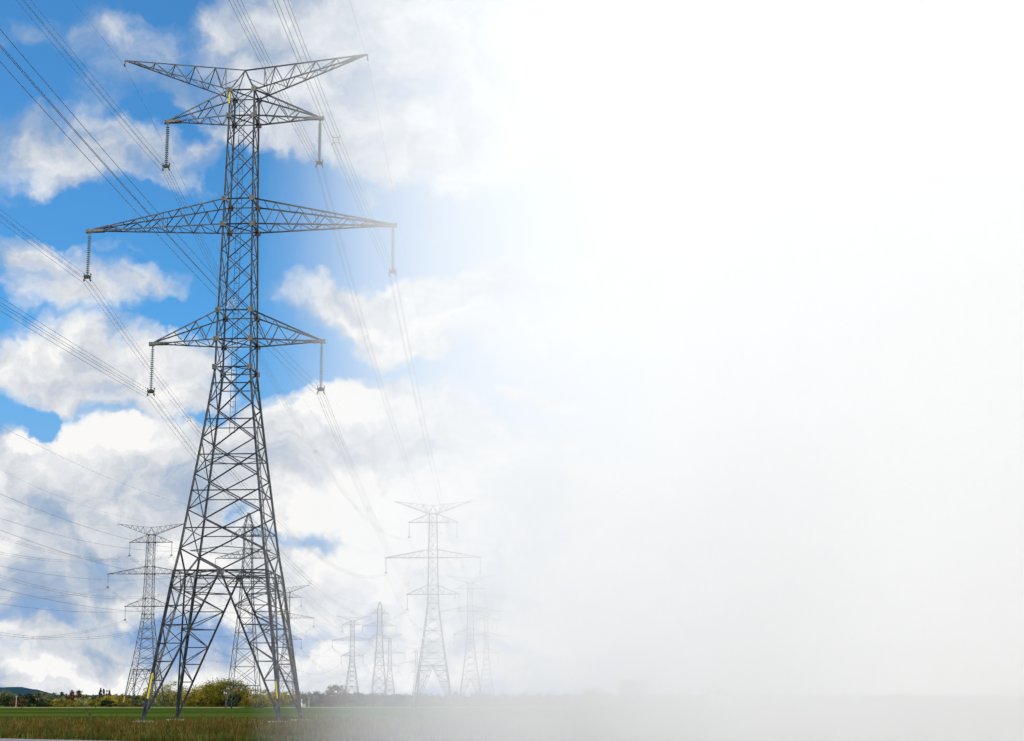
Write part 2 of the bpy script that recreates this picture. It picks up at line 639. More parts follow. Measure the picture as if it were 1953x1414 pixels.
ZI = {48.2: 44.28, 38.9: 34.98, 29.4: 25.48}
G1 = 'four-wire conductors of the big pylon line'
zo1 = [0, 0, -.5, -.5, -.5]
names = {(-1, 48.2): ('left', 'top', 6.3), (1, 48.2): ('right', 'top', 6.3), (-1, 38.9): ('left', 'widest middle', 12.35), (1, 38.9): ('right', 'widest middle', 12.35),
         (-1, 29.4): ('left', 'lowest', 6.75), (1, 29.4): ('right', 'lowest', 6.75)}
sag_prev = {(1, 48.2): 6.25, (-1, 48.2): 5.0, (1, 38.9): 5.4, (-1, 38.9): 4.2, (1, 29.4): 5.0, (-1, 29.4): 3.75}
sag_next = {(1, 48.2): 9.75, (-1, 48.2): 8.75, (1, 38.9): 10, (-1, 38.9): 8.3, (1, 29.4): 8.6, (-1, 29.4): 8.2}
for (sx, zb), (side, lev, tip) in names.items():
    bundle('conductor_bundle', L1, sx * tip, ZI[zb], [sag_prev[(sx, zb)], sag_next[(sx, zb)], 8.5, 8.5],
           'four-wire bundle hung from the %s tip of the %s crossarm on the big pylon' % (side, lev), G1, zoff=zo1)
for sx, side in ((-1, 'left'), (1, 'right')):
    bundle('earth_wire', L1, sx * 10.15, 53.3, [6.0 if sx < 0 else 5.5, 7, 7, 7],
           'single thin earth wire from the %s horn of the big pylon' % side, 'earth wires on pylon horns', False, rad=.008, zoff=zo1)
G2 = 'four-wire conductors of the left pylon line'
zo2 = [-.5] * 6
for (sx, zb), (side, lev, tip) in names.items():
    bundle('conductor_bundle', L2, sx * tip, ZI[zb], [10, 8.5, 9, 9, 9],
           'four faint wires, %s end of the %s crossarm, horned pylon behind the shrubs' % (side, lev), G2, zoff=zo2, spacers=2, rad=.012)
for sx, side in ((-1, 'left'), (1, 'right')):
    bundle('earth_wire', L2, sx * 10.15, 53.3, [8, 7, 7, 7],
           'thin earth wire from the %s horn of the horned pylon left of the big one' % side, 'earth wires on pylon horns', False, rad=.012, zoff=zo2)
G3 = 'single wires of the pointed pylon line'
for zb, tip, lev in ((39.8, 4.0, 'top'), (34.4, 7.6, 'widest middle'), (28.9, 4.7, 'lowest')):
    for sx, side in ((-1, 'left'), (1, 'right')):
        bundle('power_line', L3, sx * tip, zb - 2.2, [12.5, 10, 10],
               'single dark wire, %s end of the %s crossarm, narrow pointed pylon' % (side, lev), G3, False, rad=.019)
bundle('earth_wire', L3, 0, 45.0, [10, 8, 8], 'thin wire running from the peak of the narrow pointed pylon', G3, False, rad=.014)

# ------------------------------------------------------------------ ground
def grid_mesh(name, x0, x1, y0, y1, nx, ny, zf, mat):
    mb = MB()
    for j in range(ny + 1):
        for i in range(nx + 1):
            x = x0 + (x1 - x0) * i / nx; y = y0 + (y1 - y0) * j / ny
            mb.v.append((x, y, zf(x, y)))
    for j in range(ny):
        for i in range(nx):
            a = j * (nx + 1) + i
            mb.f.append((a, a + 1, a + nx + 2, a + nx + 1)); mb.m.append(0)
    return mb.build(name, mat, smooth=True)


def edge_y(x):
    """far edge of the rough brown grass"""
    return 119 + 6 * math.sin(x * .08 + 1) + 5 * noise.noise(Vector((x * .12, 3, 0))) - .08 * x


# field material: green crop with tramlines and paler patches
m, nt, b = new_mat('crop field'); N, L = nt.nodes, nt.links
tc = N.new('ShaderNodeTexCoord'); mp = N.new('ShaderNodeMapping'); mp.inputs['Scale'].default_value = (.25, 1, 1)
n1 = N.new('ShaderNodeTexNoise'); n1.inputs['Scale'].default_value = .035; n1.inputs['Detail'].default_value = 6
n2 = N.new('ShaderNodeTexNoise'); n2.inputs['Scale'].default_value = 1.6; n2.inputs['Detail'].default_value = 8; n2.inputs['Roughness'].default_value = .75
L.new(tc.outputs['Object'], mp.inputs[0]); L.new(mp.outputs[0], n1.inputs['Vector']); L.new(tc.outputs['Object'], n2.inputs['Vector'])
ad = N.new('ShaderNodeMath'); ad.operation = 'MULTIPLY_ADD'; ad.inputs[1].default_value = .5
L.new(n2.outputs[0], ad.inputs[0]); L.new(n1.outputs[0], ad.inputs[2])
cr = N.new('ShaderNodeValToRGB')
for i, (p, c) in enumerate([(.5, (.019, .035, .006)), (.72, (.034, .058, .010)), (.95, (.068, .082, .016))]):
    e = cr.color_ramp.elements[i] if i < 2 else cr.color_ramp.elements.new(p)
    e.position = p; e.color = (*c, 1)
L.new(ad.outputs[0], cr.inputs[0]); L.new(cr.outputs[0], b.inputs['Base Color']); b.inputs['Roughness'].default_value = .95
b.inputs['Specular IOR Level'].default_value = 0
M_FIELD = m
g = grid_mesh('ground', -9000, 9000, -400, 12000, 4, 4, lambda x, y: 0, M_FIELD)
tag(g, kind='structure')

# rough verge between the road and the crop
M_VERGE = noise_mat('brown verge soil', [(.05, .035, .010), (.085, .055, .015), (.10, .085, .02)], .8, .95, detail=8, spec=0)
mb = MB()
nx = 160
for i in range(nx + 1):
    x = -110 + 220 * i / nx
    mb.v.append((x, -60, .006)); mb.v.append((x, edge_y(x) - 1.5, .006))
for i in range(nx):
    a = 2 * i
    mb.f.append((a, a + 2, a + 3, a + 1)); mb.m.append(0)
tag(mb.build('verge_ground', M_VERGE), kind='structure')

# road across the near left corner
M_ROAD = noise_mat('pale worn asphalt', [(.13, .13, .14), (.19, .19, .205)], 6.0, .85, detail=8, bump=.1)
ea, eb = Vector((-20.4, 70.6, 0)), Vector((-13.8, 66.0, 0))
d = (eb - ea).normalized(); nrm = Vector((d.y, -d.x, 0))
if nrm.y > 0: nrm = -nrm
mb = MB()
mb.quad(*[tuple(ea + d * u + nrm * v + Vector((0, 0, .016))) for u, v in ((-90, 0), (90, 0), (90, 7), (-90, 7))][::-1])
tag(mb.build('road', M_ROAD), kind='structure')
mb = MB()
mb.quad(*[tuple(ea + d * u + nrm * v + Vector((0, 0, .021))) for u, v in ((-90, 6.6), (90, 6.6), (90, 6.75), (-90, 6.75))][::-1])
tag(mb.build('road_marking', M_WHITE), kind='structure')

# pale stubble strip / farm track along the far edge of the field
M_TRACK = noise_mat('pale stubble', [(.20, .17, .08), (.34, .29, .15)], .6, .95, detail=6)
for k, (xa, xb, ya, yb) in enumerate(((-170, -55, 415, 446), (-48, 40, 418, 447), (70, 300, 430, 456))):
    mb = MB(); n = 30
    for i in range(n + 1):
        x = xa + (xb - xa) * i / n
        mb.v.append((x, ya + 2 * noise.noise(Vector((x * .05, k, 0))), .01)); mb.v.append((x, yb, .01))
    for i in range(n):
        a = 2 * i; mb.f.append((a, a + 2, a + 3, a + 1)); mb.m.append(0)
    tag(mb.build('farm_path', M_TRACK), kind='structure')

# distant wooded hill; the hazy blue of distance is put into its colour
M_HILL = noise_mat('hazy blue wood', [(.012, .035, .055), (.022, .055, .080)], .03, .95, detail=8, bump=.6, spec=0)
def hz_(x, y):
    px = CX + x / 2800 * F
    k = max(0, min(1, (px - 45) / 70)); k = k * k * (3 - 2 * k)
    H = 27 * (1 - k) + 12.5 * k - 2 * max(0, min(1, (px - 120) / 300))
    n = 2.0 * noise.noise(Vector((x * .02, y * .004, 0))) + 1.6 * noise.noise(Vector((x * .11, y * .05, 1))) + 1.5 * noise.noise(Vector((x * .23, y * .09, 4)))
    return -6 + (H + 6 + n) * max(0, math.cos((y - 2800) / 400 * math.pi / 2))
tag(grid_mesh('hill', -1700, 1900, 2400, 3200, 700, 16, hz_, M_HILL), kind='structure')


# ------------------------------------------------------------------ grass tufts on the verge
M_GRASS = leaf_mat('dry verge grass', (.045, .034, .008), (.095, .064, .015), (.23, .18, .05))
M_GRASSG = leaf_mat('green verge grass', (.03, .05, .010), (.06, .09, .018), (.12, .15, .03))
mb = MB()
rnd = random.random
def road_dist(x, y):
    p = Vector((x, y, 0)) - ea
    return -(p.dot(nrm))          # positive beyond the road's far edge
cnt = 0
FEET = [(-15.7 + sx * 4.95 * math.cos(RZ) - sy * 5.25 * math.sin(RZ), 113 + sx * 4.95 * math.sin(RZ) + sy * 5.25 * math.cos(RZ)) for sx, sy in SG]
while cnt < 30000:
    y = 62 + (130 - 62) * rnd() ** 1.25
    x = -24 - (y - 62) * .32 + (24 + 12 + (y - 62) * .5) * rnd()
    if x > 25: continue
    rd = road_dist(x, y)
    if rd < .15 or y > edge_y(x) + 2 * rnd(): continue
    if any((x - fx) ** 2 + ((y - fy + 1.2) / 1.8) ** 2 < 1.9 for fx, fy in FEET): continue
    cnt += 1
    pn = noise.noise(Vector((x * .35, y * .18, 0)))
    near_road = math.exp(-rd / 3.5)
    green = rnd() < .12 + .5 * near_road + .25 * max(0, pn)
    hgt = (.22 + .35 * rnd() + .22 * max(0, pn)) * (1 - .45 * near_road)
    if rnd() < .03: hgt *= 1.7
    for k in range(3):
        a = rnd() * 6.283; w = .012 + .02 * rnd(); ln = (rnd() - .5) * .5 * hgt
        bx, by = x + (rnd() - .5) * .15, y + (rnd() - .5) * .15
        dx, dy = math.cos(a) * w, math.sin(a) * w
        n = len(mb.v)
        lx, ly = (rnd() - .5) * hgt * .6, (rnd() - .5) * hgt * .6
        mb.v += [(bx - dx, by - dy, 0), (bx + dx, by + dy, 0), (bx + dx * .8 + lx * .4, by + dy * .8 + ly * .4, hgt * .6), (bx - dx * .8 + lx * .4, by - dy * .8 + ly * .4, hgt * .6), (bx + lx, by + ly, hgt)]
        mb.f += [(n, n + 1, n + 2, n + 3), (n + 3, n + 2, n + 4)]
        mb.m += [1 if green else 0] * 2
tag(mb.build('grass', [M_GRASS, M_GRASSG]), 'rough brown and green grass on the verge in front of the field', 'grass', kind='stuff')


# ------------------------------------------------------------------ trees
def crown_mesh(mb, cx, cy, cz, rx, ry, rz, n, leaf, lump=.35, seed=0, cone=False):
    """leaf quads clustered in clumps through the crown's volume"""
    rs = random.Random(seed)
    clumps = []
    nc = max(5, int(n / 45))
    for _ in range(nc):
        while True:
            p = Vector((rs.uniform(-1, 1), rs.uniform(-1, 1), rs.uniform(-1, 1)))
            if .25 < p.length < 1: break
        p = p.normalized() * (p.length ** .45)
        k = 1 + lump * noise.noise(p * 1.7 + Vector((seed, 0, 0)))
        if cone:
            h = (p.z + 1) / 2; s = max(.06, 1 - h) * 1.25
            q = Vector((p.x * s, p.y * s, p.z))
        else:
            q = Vector((p.x, p.y, p.z if p.z > 0 else p.z * .95)) * k
        clumps.append((q, rs.uniform(.18, .34)))
    for i in range(n):
        q, r = clumps[rs.randrange(nc)]
        o = Vector((rs.gauss(0, 1), rs.gauss(0, 1), rs.gauss(0, 1))) * r * .55
        if cone: o *= .5
        p = q + o
        P = Vector((cx + p.x * rx, cy + p.y * ry, max(.15, cz + p.z * rz)))
        nv = (Vector((p.x, p.y, p.z + .4)).normalized() + Vector((rs.uniform(-.8, .8), rs.uniform(-.8, .8), rs.uniform(-.8, .8)))).normalized()
        u = nv.cross(Vector((rs.uniform(-1, 1), rs.uniform(-1, 1), rs.uniform(-1, 1)))).normalized()
        v = nv.cross(u)
        s = leaf * rs.uniform(.6, 1.25)
        mb.quad(P - u * s, P + v * s * .55, P + u * s, P - v * s * .55)


def tree(name, px, top, wpx, D, kind, label, cat, group=None, bottom=.12, trunk=True, cone=False, dens=1.0, seed=None, dx=0):
    X = lateral(px, D)
    H = (HOR - top) / F * D + CAMH
    R = wpx / 2 / F * D
    o = empty(name, (X, D, 0))
    sd = seed if seed is not None else int(px * 7 + D)
    rs = random.Random(sd)
    z0 = H * bottom
    cz, rz = (H + z0) / 2, (H - z0) / 2
    mb = MB()
    leaf = .28 * (D / 450) ** .6
    n = int(min(9000, 75 * R * rz * dens * 2.6 + 350))
    crown_mesh(mb, 0, 0, cz, R * 1.2, R * .95, rz * 1.05, n, leaf, .45, sd, cone)
    mb.build('crown', LEAF[kind], o)
    if trunk:
        t = MB()
        th = max(.5, H * .55)
        t.tube([(0, 0, -.1), (.05 * R, 0, th * .5), (0, .04 * R, th)], [.035 * H, .025 * H, .012 * H], 7)
        for k in range(5):
            a = rs.uniform(0, 6.28); zz = th * rs.uniform(.35, .9)
            t.tube([(0, 0, zz), (math.cos(a) * R * .35, math.sin(a) * R * .35, zz + H * .16), (math.cos(a) * R * .6, math.sin(a) * R * .6, zz + H * .3)], [.013 * H, .009 * H, .004 * H], 5)
        t.build('trunk' if H > 3.5 else 'stem', M_BARK, o)
    return tag(o, label, cat, group)


GT = 'trees and bushes along the far edge of the field'
T = [
    # px, top, width, D, kind, name, label, extra
    (429, 1299, 64, 462, 'green', 'round_tree', 'tallest rounded green tree on the field edge, seen between the legs of the big pylon', dict(dens=1.9)),
    (396, 1310, 56, 468, 'yellow', 'leafy_tree', 'yellow green tree leaning against the left side of the tallest rounded tree', dict(dens=1.6)),
    (371, 1318, 40, 470, 'yellow', 'leafy_tree', 'lower yellow tree between the pale tree and the tallest rounded tree', {}),
    (327, 1308, 46, 474, 'pale', 'willow_tree', 'taller of two pale yellow trees beside the near left leg of the big pylon', {}),
    (291, 1315, 38, 470, 'pale', 'willow_tree', 'shorter of two pale yellow trees, just outside the near left leg of the big pylon', {}),
    (446, 1326, 26, 455, 'dark', 'leafy_bush', 'dark brown bush at the right foot of the tallest rounded tree', {}),
    (474, 1317, 44, 480, 'yellow', 'leafy_tree', 'dark yellow tree just right of the dark brown bush', {}),
    (508, 1319, 44, 478, 'yellow', 'leafy_tree', 'yellow tree directly behind the right foot of the narrow pointed pylon', {}),
    (541, 1320, 40, 484, 'yellow', 'leafy_tree', 'yellow tree behind the near right leg of the big pylon', {}),
    (567, 1322, 34, 490, 'mixed', 'leafy_tree', 'dull olive tree behind the white tank', {}),
    (598, 1323, 38, 500, 'blue', 'leafy_tree', 'blue green tree just right of the short pale post', {}),
    (642, 1308, 32, 492, 'brown', 'round_tree', 'tall rounded brown tree standing alone right of the big pylon', {}),
    (630, 1322, 30, 488, 'brown', 'leafy_bush', 'reddish brown bush hugging the left foot of the tall brown tree', {}),
    (678, 1324, 36, 500, 'blue', 'leafy_tree', 'blue green tree under the small pylon left of the pointed one', {}),
    (712, 1326, 34, 500, 'mixed', 'leafy_tree', 'olive tree under the small pointed pylon', {}),
    (752, 1325, 44, 505, 'blue', 'leafy_tree', 'dark misty tree under the tiny pylon beside the pointed one', {}),
    (800, 1326, 40, 505, 'mixed', 'leafy_tree', 'misty tree behind the left foot of the mid-distance misty pylon', {}),
    (10, 1330, 44, 452, 'dark', 'leafy_bush', 'dark green bush at the left edge of the picture', {}),
    (48, 1325, 32, 448, 'dark', 'round_bush', 'round dark green bush behind the thin pale pole', {}),
    (33, 1333, 22, 445, 'brown', 'leafy_bush', 'rusty bush between the two dark bushes at far left', {}),
    (80, 1335, 34, 450, 'dark', 'leafy_bush', 'low dark bush right of the round dark bush', {}),
    (104, 1337, 24, 450, 'green', 'leafy_bush', 'small green bush under the short yellowish trees on the left', {}),
    (16, 1320, 34, 560, 'mixed', 'leafy_tree', 'grey green tree behind the dark bush at the left edge', {}),
    (70, 1323, 34, 560, 'mixed', 'leafy_tree', 'grey green tree below the dark hill', {}),
    (92, 1328, 30, 540, 'mixed', 'leafy_tree', 'low grey green tree right of the dark hill foot', {}),
    (118, 1322, 20, 620, 'blue', 'leafy_tree', 'dark rounded tree just right of the end of the hill', {}),
    (141, 1319, 22, 600, 'brown', 'leafy_tree', 'pinkish brown tree with two peaks left of the fir group', {}),
    (116, 1332, 26, 470, 'yellow', 'leafy_bush', 'bright yellow bush in the hedge on the left', {}),
    (135, 1337, 28, 452, 'green', 'leafy_bush', 'green bush right of the bright yellow bush', {}),
    (162, 1331, 32, 480, 'pale', 'leafy_bush', 'pale bush below the pinkish brown tree', {}),
    (184, 1335, 34, 455, 'green', 'leafy_bush', 'broad green bush below the fir group', {}),
    (210, 1329, 36, 490, 'yellow', 'leafy_bush', 'yellow bush right of the broad green bush', {}),
    (228, 1326, 30, 500, 'yellow', 'leafy_bush', 'yellow speckled bush left of the horned pylon foot', {}),
    (206, 1337, 24, 450, 'dark', 'leafy_bush', 'small dark bush in front of the yellow bushes', {}),
    (236, 1336, 26, 452, 'green', 'leafy_bush', 'green bush beside the left foot of the horned pylon', {}),
    (262, 1327, 34, 480, 'green', 'leafy_bush', 'green bush between the feet of the horned pylon', {}),
    (276, 1333, 24, 455, 'mixed', 'leafy_bush', 'grey green bush right under the horned pylon', {}),
    (191, 1314, 9, 640, 'blue', 'fir_tree', 'tallest thin fir of the small dark group on the left skyline', dict(cone=True)),
    (197, 1316, 9, 640, 'blue', 'fir_tree', 'second fir from the left in the small dark skyline group', dict(cone=True)),
    (203, 1318, 9, 645, 'blue', 'fir_tree', 'third fir from the left in the small dark skyline group', dict(cone=True)),
    (208, 1319, 9, 645, 'blue', 'fir_tree', 'rightmost fir of the small dark skyline group', dict(cone=True)),
    (1135, 1314, 46, 480, 'mixed', 'leafy_tree', 'ghostly low tree in the white mist, leftmost of the three', {}),
    (1207, 1297, 46, 470, 'brown', 'round_tree', 'ghostly tall round tree in the white mist, middle one of the three', {}),
    (1364, 1312, 40, 480, 'brown', 'leafy_tree', 'ghostly tree in the white mist, rightmost of the three', {}),
]
for (px, top, w, D, kind, nm, lab, ex) in T:
    cat = 'bush' if 'bush' in nm else 'tree'
    tree(nm, px, top, w, D, kind, lab, cat, GT, bottom=.03 if (cat == 'bush' or w > 40) else .1, **ex)

# the far wood behind them, one continuous mass
mb = MB()
for i in range(560):
    px = -120 + 2300 * i / 560 + random.uniform(-3, 3)
    D = random.uniform(575, 680)
    lo = 1326 if px < 300 else (1324.5 if px < 900 else 1325)
    top = lo + 2.5 * noise.noise(Vector((px * .012, 0, 5))) + random.uniform(-1.5, 1.5)
    H = (HOR - top) / F * D + CAMH; R = random.uniform(12, 22) / 2 / F * D * 1.5
    crown_mesh(mb, lateral(px, D), D, H * .5, R, R, H * .48, 190, .42, .4, i)
tag(mb.build('treeline', LEAF['mixed']), 'far wood forming a low olive band along the horizon', 'woodland', kind='stuff')

# tall weeds standing up from the crop
for i, (px, py, h_) in enumerate(((166, 1357, 9), (173, 1362, 8), (42, 1351, 6), (136, 1346, 5), (183, 1350, 4))):
    D = CAMH / ((py + h_ / 2 - HOR) / F)
    o = empty('tall_weed', (lateral(px, D), D, 0))
    mb = MB(); hh = h_ / F * D
    rs = random.Random(i)
    for k in range(3):
        mb.tube([(0, 0, 0), (rs.uniform(-.1, .1), 0, hh * .6), (rs.uniform(-.2, .2), 0, hh * rs.uniform(.8, 1))], .02, 4)
    mb.build('stem', M_BARK, o)
    mb = MB(); crown_mesh(mb, 0, 0, hh * .62, hh * .2, hh * .2, hh * .38, 110, .07, .3, i)
    mb.build('seed_head', LEAF['brown'], o)
    tag(o, ['tall dark weed, left one of the pair standing in the green field', 'tall dark weed, right one of the pair standing in the green field',
            'dark weed in the green field under the round dark bush', 'small brown weed at the field edge below the pinkish brown tree', 'tiny brown weed at the field edge below the fir group'][i], 'weed', 'weeds standing in the crop')

# ------------------------------------------------------------------ small things along the field edge
o = empty('water_tank', (lateral(573, 452), 452, 0))
mb = MB(); mb.lathe([(0, .55), (.2, .62), (.9, .62), (1.15, .5), (1.3, .2)], 16); mb.build('tank_body', M_WHITE, o, True)
mb = MB(); mb.tube([(.35, 0, 1.0), (.35, 0, 2.3)], .07, 8); mb.box((.35, 0, 2.3), .35, .12, .12); mb.build('pipe', M_WHITE, o)
mb = MB(); mb.box((1.1, 0, .5), .8, .6, 1.0); mb.build('pump_box', M_ROOFG, o)
tag(o, 'small white tank with a thin pipe at the field edge outside the far right leg', 'tank')
for px, top, D, lab in ((594, 1330, 455, 'short pale post at the field edge right of the white tank'), (47, 1328, 447, 'thin pale pole in front of the round dark bush')):
    o = empty('wooden_post', (lateral(px, D), D - 9, 0))
    H = (HOR - top) / F * D + CAMH
    mb = MB(); mb.tube([(0, 0, -.2), (0, 0, H)], [.10, .07], 8); mb.build('pole', M_POST, o)
    mb = MB(); mb.box((0, 0, H - .15), .5, .12, .12); mb.build('crossbar', M_POST, o)
    tag(o, lab, 'post', 'posts along the field edge')
o = empty('farm_shed', (lateral(1368, 460), 458, 0))
mb = MB(); mb.box((0, 0, 1.2), 6, 4, 2.4); mb.build('wall', M_WHITE, o)
mb = MB()
for s in (-1, 1):
    mb.box((0, s * 1.1, 2.85), 6.4, 2.55, .12, Matrix.Rotation(-s * .42, 3, 'X'))
mb.build('roof', M_WHITE, o)
mb = MB(); mb.box((-1.2, -2.03, 1.0), 1.6, .06, 2.0); mb.build('door', M_ROOFG, o)
tag(o, 'ghostly low white shed in the mist under the rightmost misty tree', 'shed')

# ------------------------------------------------------------------ added mist wedge, thickened column by column to fade the right side to white
m = bpy.data.materials.new('mist'); m.use_nodes = True
nt = m.node_tree
for n in list(nt.nodes): nt.nodes.remove(n)
out = nt.nodes.new('ShaderNodeOutputMaterial'); pv = nt.nodes.new('ShaderNodeVolumePrincipled')
SIG = .10
pv.inputs['Color'].default_value = (.995, .997, 1, 1); pv.inputs['Density'].default_value = SIG
pv.inputs['Anisotropy'].default_value = 0.0
nt.links.new(pv.outputs[0], out.inputs['Volume'])
TAU = [(480, 0), (550, .09), (620, .27), (700, .58), (750, .76), (800, .96), (900, 1.4), (1000, 1.8), (1100, 2.1), (1200, 2.6), (1300, 3.2), (1400, 3.8), (1600, 4.35), (1960, 4.9)]
near = []
for px, tau in TAU:
    t = (px - CX) / F
    d_ = 58 - tau / SIG / math.sqrt(1 + t * t)
    near.append((t * d_, d_))
poly = near + [(34, near[-1][1] - 1), (34, 58)]
mb = MB()
n = len(poly)
for z in (-1.0, 46.0):
    for x, y in poly: mb.v.append((x, y, z))
mb.f.append(tuple(range(n))[::-1]); mb.f.append(tuple(range(n, 2 * n)))
for i in range(n):
    j = (i + 1) % n
    mb.f.append((i, j, n + j, n + i))
mb.m = [0] * len(mb.f)
HAZE = mb.build('added_haze', m)
tag(HAZE, 'added wedge of white mist that fades the right side to white', 'mist', kind='stuff')

# ------------------------------------------------------------------ light
SUN_AZ, SUN_EL = math.radians(-105), math.radians(38)      # azimuth from +Y towards +X
sd = bpy.data.lights.new('sun', 'SUN'); sd.energy = 3.6; sd.angle = math.radians(.5); sd.color = (1, .95, .86)
so = bpy.data.objects.new('sun', sd); COL.objects.link(so)
dirv = Vector((math.sin(SUN_AZ) * math.cos(SUN_EL), math.cos(SUN_AZ) * math.cos(SUN_EL), math.sin(SUN_EL)))
so.rotation_euler = dirv.to_track_quat('Z', 'Y').to_euler()

# ------------------------------------------------------------------ sky with clouds
W = bpy.data.worlds.new('World'); S.world = W; W.use_nodes = True
nt = W.node_tree; N, L = nt.nodes, nt.links
W.cycles.sampling_method = 'MANUAL'; W.cycles.sample_map_resolution = 128
bg = N['Background']; bg.inputs[1].default_value = .1


def math_(op, a, b=None, c=None):
    n = N.new('ShaderNodeMath'); n.operation = op
    for i, v in enumerate((a, b, c)):
        if v is None: continue
        if isinstance(v, (int, float)): n.inputs[i].default_value = v
        else: L.new(v, n.inputs[i])
    return n.outputs[0]


def vmath(op, a, b=None):
    n = N.new('ShaderNodeVectorMath'); n.operation = op
    for i, v in enumerate((a, b)):
        if v is None: continue
        if isinstance(v, (tuple, list)): n.inputs[i].default_value = v
        else: L.new(v, n.inputs[i])
    return n.outputs['Value'] if op == 'LENGTH' else n.outputs[0]


def smooth(v, a, b):
    n = N.new('ShaderNodeMapRange'); n.interpolation_type = 'SMOOTHSTEP'
    L.new(v, n.inputs[0]); n.inputs[1].default_value = a; n.inputs[2].default_value = b
    return n.outputs[0]


def mixc(f, a, b, typ='MIX'):
    n = N.new('ShaderNodeMix'); n.data_type = 'RGBA'; n.blend_type = typ
    if isinstance(f, (int, float)): n.inputs[0].default_value = f
    else: L.new(f, n.inputs[0])
    for i, v in ((6, a), (7, b)):
        if isinstance(v, (tuple, list)): n.inputs[i].default_value = (*v, 1)
        else: L.new(v, n.inputs[i])
    return n.outputs[2]


def noise_(vec, scale, detail, rough=.6, dist=0, col=False):
    n = N.new('ShaderNodeTexNoise'); n.noise_dimensions = '2D'; n.inputs['Scale'].default_value = scale; n.inputs['Detail'].default_value = detail
    n.inputs['Roughness'].default_value = rough; n.inputs['Distortion'].default_value = dist
    L.new(vec, n.inputs['Vector'])
    return n.outputs[1 if col else 0]


def srgb(r, g, b):
    f = lambda c: ((c / 255 + .055) / 1.055) ** 2.4 if c > 10 else c / 255 / 12.92
    return (f(r) * 10, f(g) * 10, f(b) * 10)


tc = N.new('ShaderNodeTexCoord')
sep = N.new('ShaderNodeSeparateXYZ'); L.new(tc.outputs['Generated'], sep.inputs[0])
az = math_('ARCTAN2', sep.outputs[0], sep.outputs[1])
el = math_('ARCSINE', sep.outputs[2])
cmb = N.new('ShaderNodeCombineXYZ'); L.new(az, cmb.inputs[0]); L.new(el, cmb.inputs[1])
uv = cmb.outputs[0]
# domain warp so that cloud outlines billow
w1 = noise_(uv, 9, 5, .6, 0, True); w2 = noise_(uv, 38, 4, .6, 0, True)
wv = vmath('ADD', vmath('MULTIPLY', vmath('SUBTRACT', w1, (.5, .5, .5)), (.085, .06, 0)), vmath('MULTIPLY', vmath('SUBTRACT', w2, (.5, .5, .5)), (.022, .018, 0)))
uvw = vmath('ADD', uv, wv)


UV = [uvw]


def relay(v):
    """order the node chain so that few values are alive at once"""
    UV[0] = vmath('ADD', UV[0], vmath('MULTIPLY', v, (1e-7, 1e-7, 0)))


def ell(px, py, rx, ry, rot=0):
    a, e = azel(px, py)
    ru = abs(azel(px + rx, py)[0] - azel(px - rx, py)[0]) / 2
    rv = abs(azel(px, py + ry)[1] - azel(px, py - ry)[1]) / 2
    mp = N.new('ShaderNodeMapping'); mp.vector_type = 'TEXTURE'
    mp.inputs['Location'].default_value = (a, e, 0)
    mp.inputs['Rotation'].default_value = (0, 0, math.radians(rot))
    mp.inputs['Scale'].default_value = (ru, rv, 1)
    L.new(UV[0], mp.inputs[0])
    r = vmath('LENGTH', mp.outputs[0])
    return math_('SUBTRACT', 1, r)


# cover: clouds (px, py, rx, ry, rot, strength); holes subtract
CL = [
    (640, 60, 300, 190, 0, 1.5), (520, 150, 180, 120, 0, 1.2), (620, 230, 190, 110, -10, 1.1), (430, 40, 95, 90, 0, 1.0), (760, 250, 190, 110, 0, 1.2), (900, 150, 260, 190, 0, 1.4), (470, 250, 110, 80, 0, .9),
    (60, 60, 120, 60, -20, .34), (195, 75, 95, 55, 20, .42), (300, 90, 60, 60, 0, .3), (320, 170, 110, 80, -30, .36), (250, 150, 100, 90, 30, .2), (380, 190, 110, 60, -20, .42),
    (130, 290, 250, 85, -6, .80), (60, 230, 140, 50, 0, .5), (290, 320, 150, 60, -22, .65), (400, 310, 90, 60, 0, .5),
    (85, 505, 120, 50, -12, .55), (140, 555, 130, 42, 0, .62), (235, 545, 110, 28, 6, .5), (90, 395, 120, 22, -8, .16), (190, 475, 90, 14, 8, .2),
    (740, 590, 230, 62, -4, .9), (900, 550, 250, 55, 4, .9), (640, 555, 120, 34, 6, .6), (790, 640, 150, 50, 0, .8), (1050, 600, 260, 80, 0, .8), (740, 385, 40, 40, 0, .3),
    (150, 690, 200, 75, 0, 1.1), (40, 700, 120, 70, 0, 1.0), (330, 680, 150, 60, 0, .9), (300, 745, 160, 60, 0, 1.0), (150, 750, 160, 45, 0, .8), (440, 740, 60, 50, 0, .5), (560, 690, 60, 22, -20, .5), (400, 640, 90, 30, 0, .4),
    (25, 880, 90, 75, 0, 1.3), (230, 880, 150, 95, 0, 1.5), (120, 920, 170, 100, 0, 1.5), (360, 870, 130, 70, 0, 1.3), (640, 830, 130, 110, 0, 1.5), (760, 830, 170, 110, 0, 1.4), (545, 850, 110, 85, 0, 1.4), (450, 850, 110, 60, 0, 1.1),
    (900, 870, 200, 75, 0, 1.1), (1050, 930, 240, 60, 0, 1.0), (990, 745, 120, 22, 0, .7), (700, 950, 500, 120, 0, 1.5), (200, 1000, 420, 140, 0, 1.6), (600, 1110, 420, 110, 0, 1.2), (150, 1120, 300, 100, 0, 1.1), (980, 1100, 350, 160, 0, 1.4),
    (250, 1300, 420, 60, 0, 1.3), (700, 1280, 420, 75, 0, 1.1), (130, 1230, 200, 50, 0, .9),
    (1150, 1080, 300, 170, 0, 1.1), (1250, 250, 250, 90, 0, .8), (1300, 620, 200, 60, 0, .6),
]
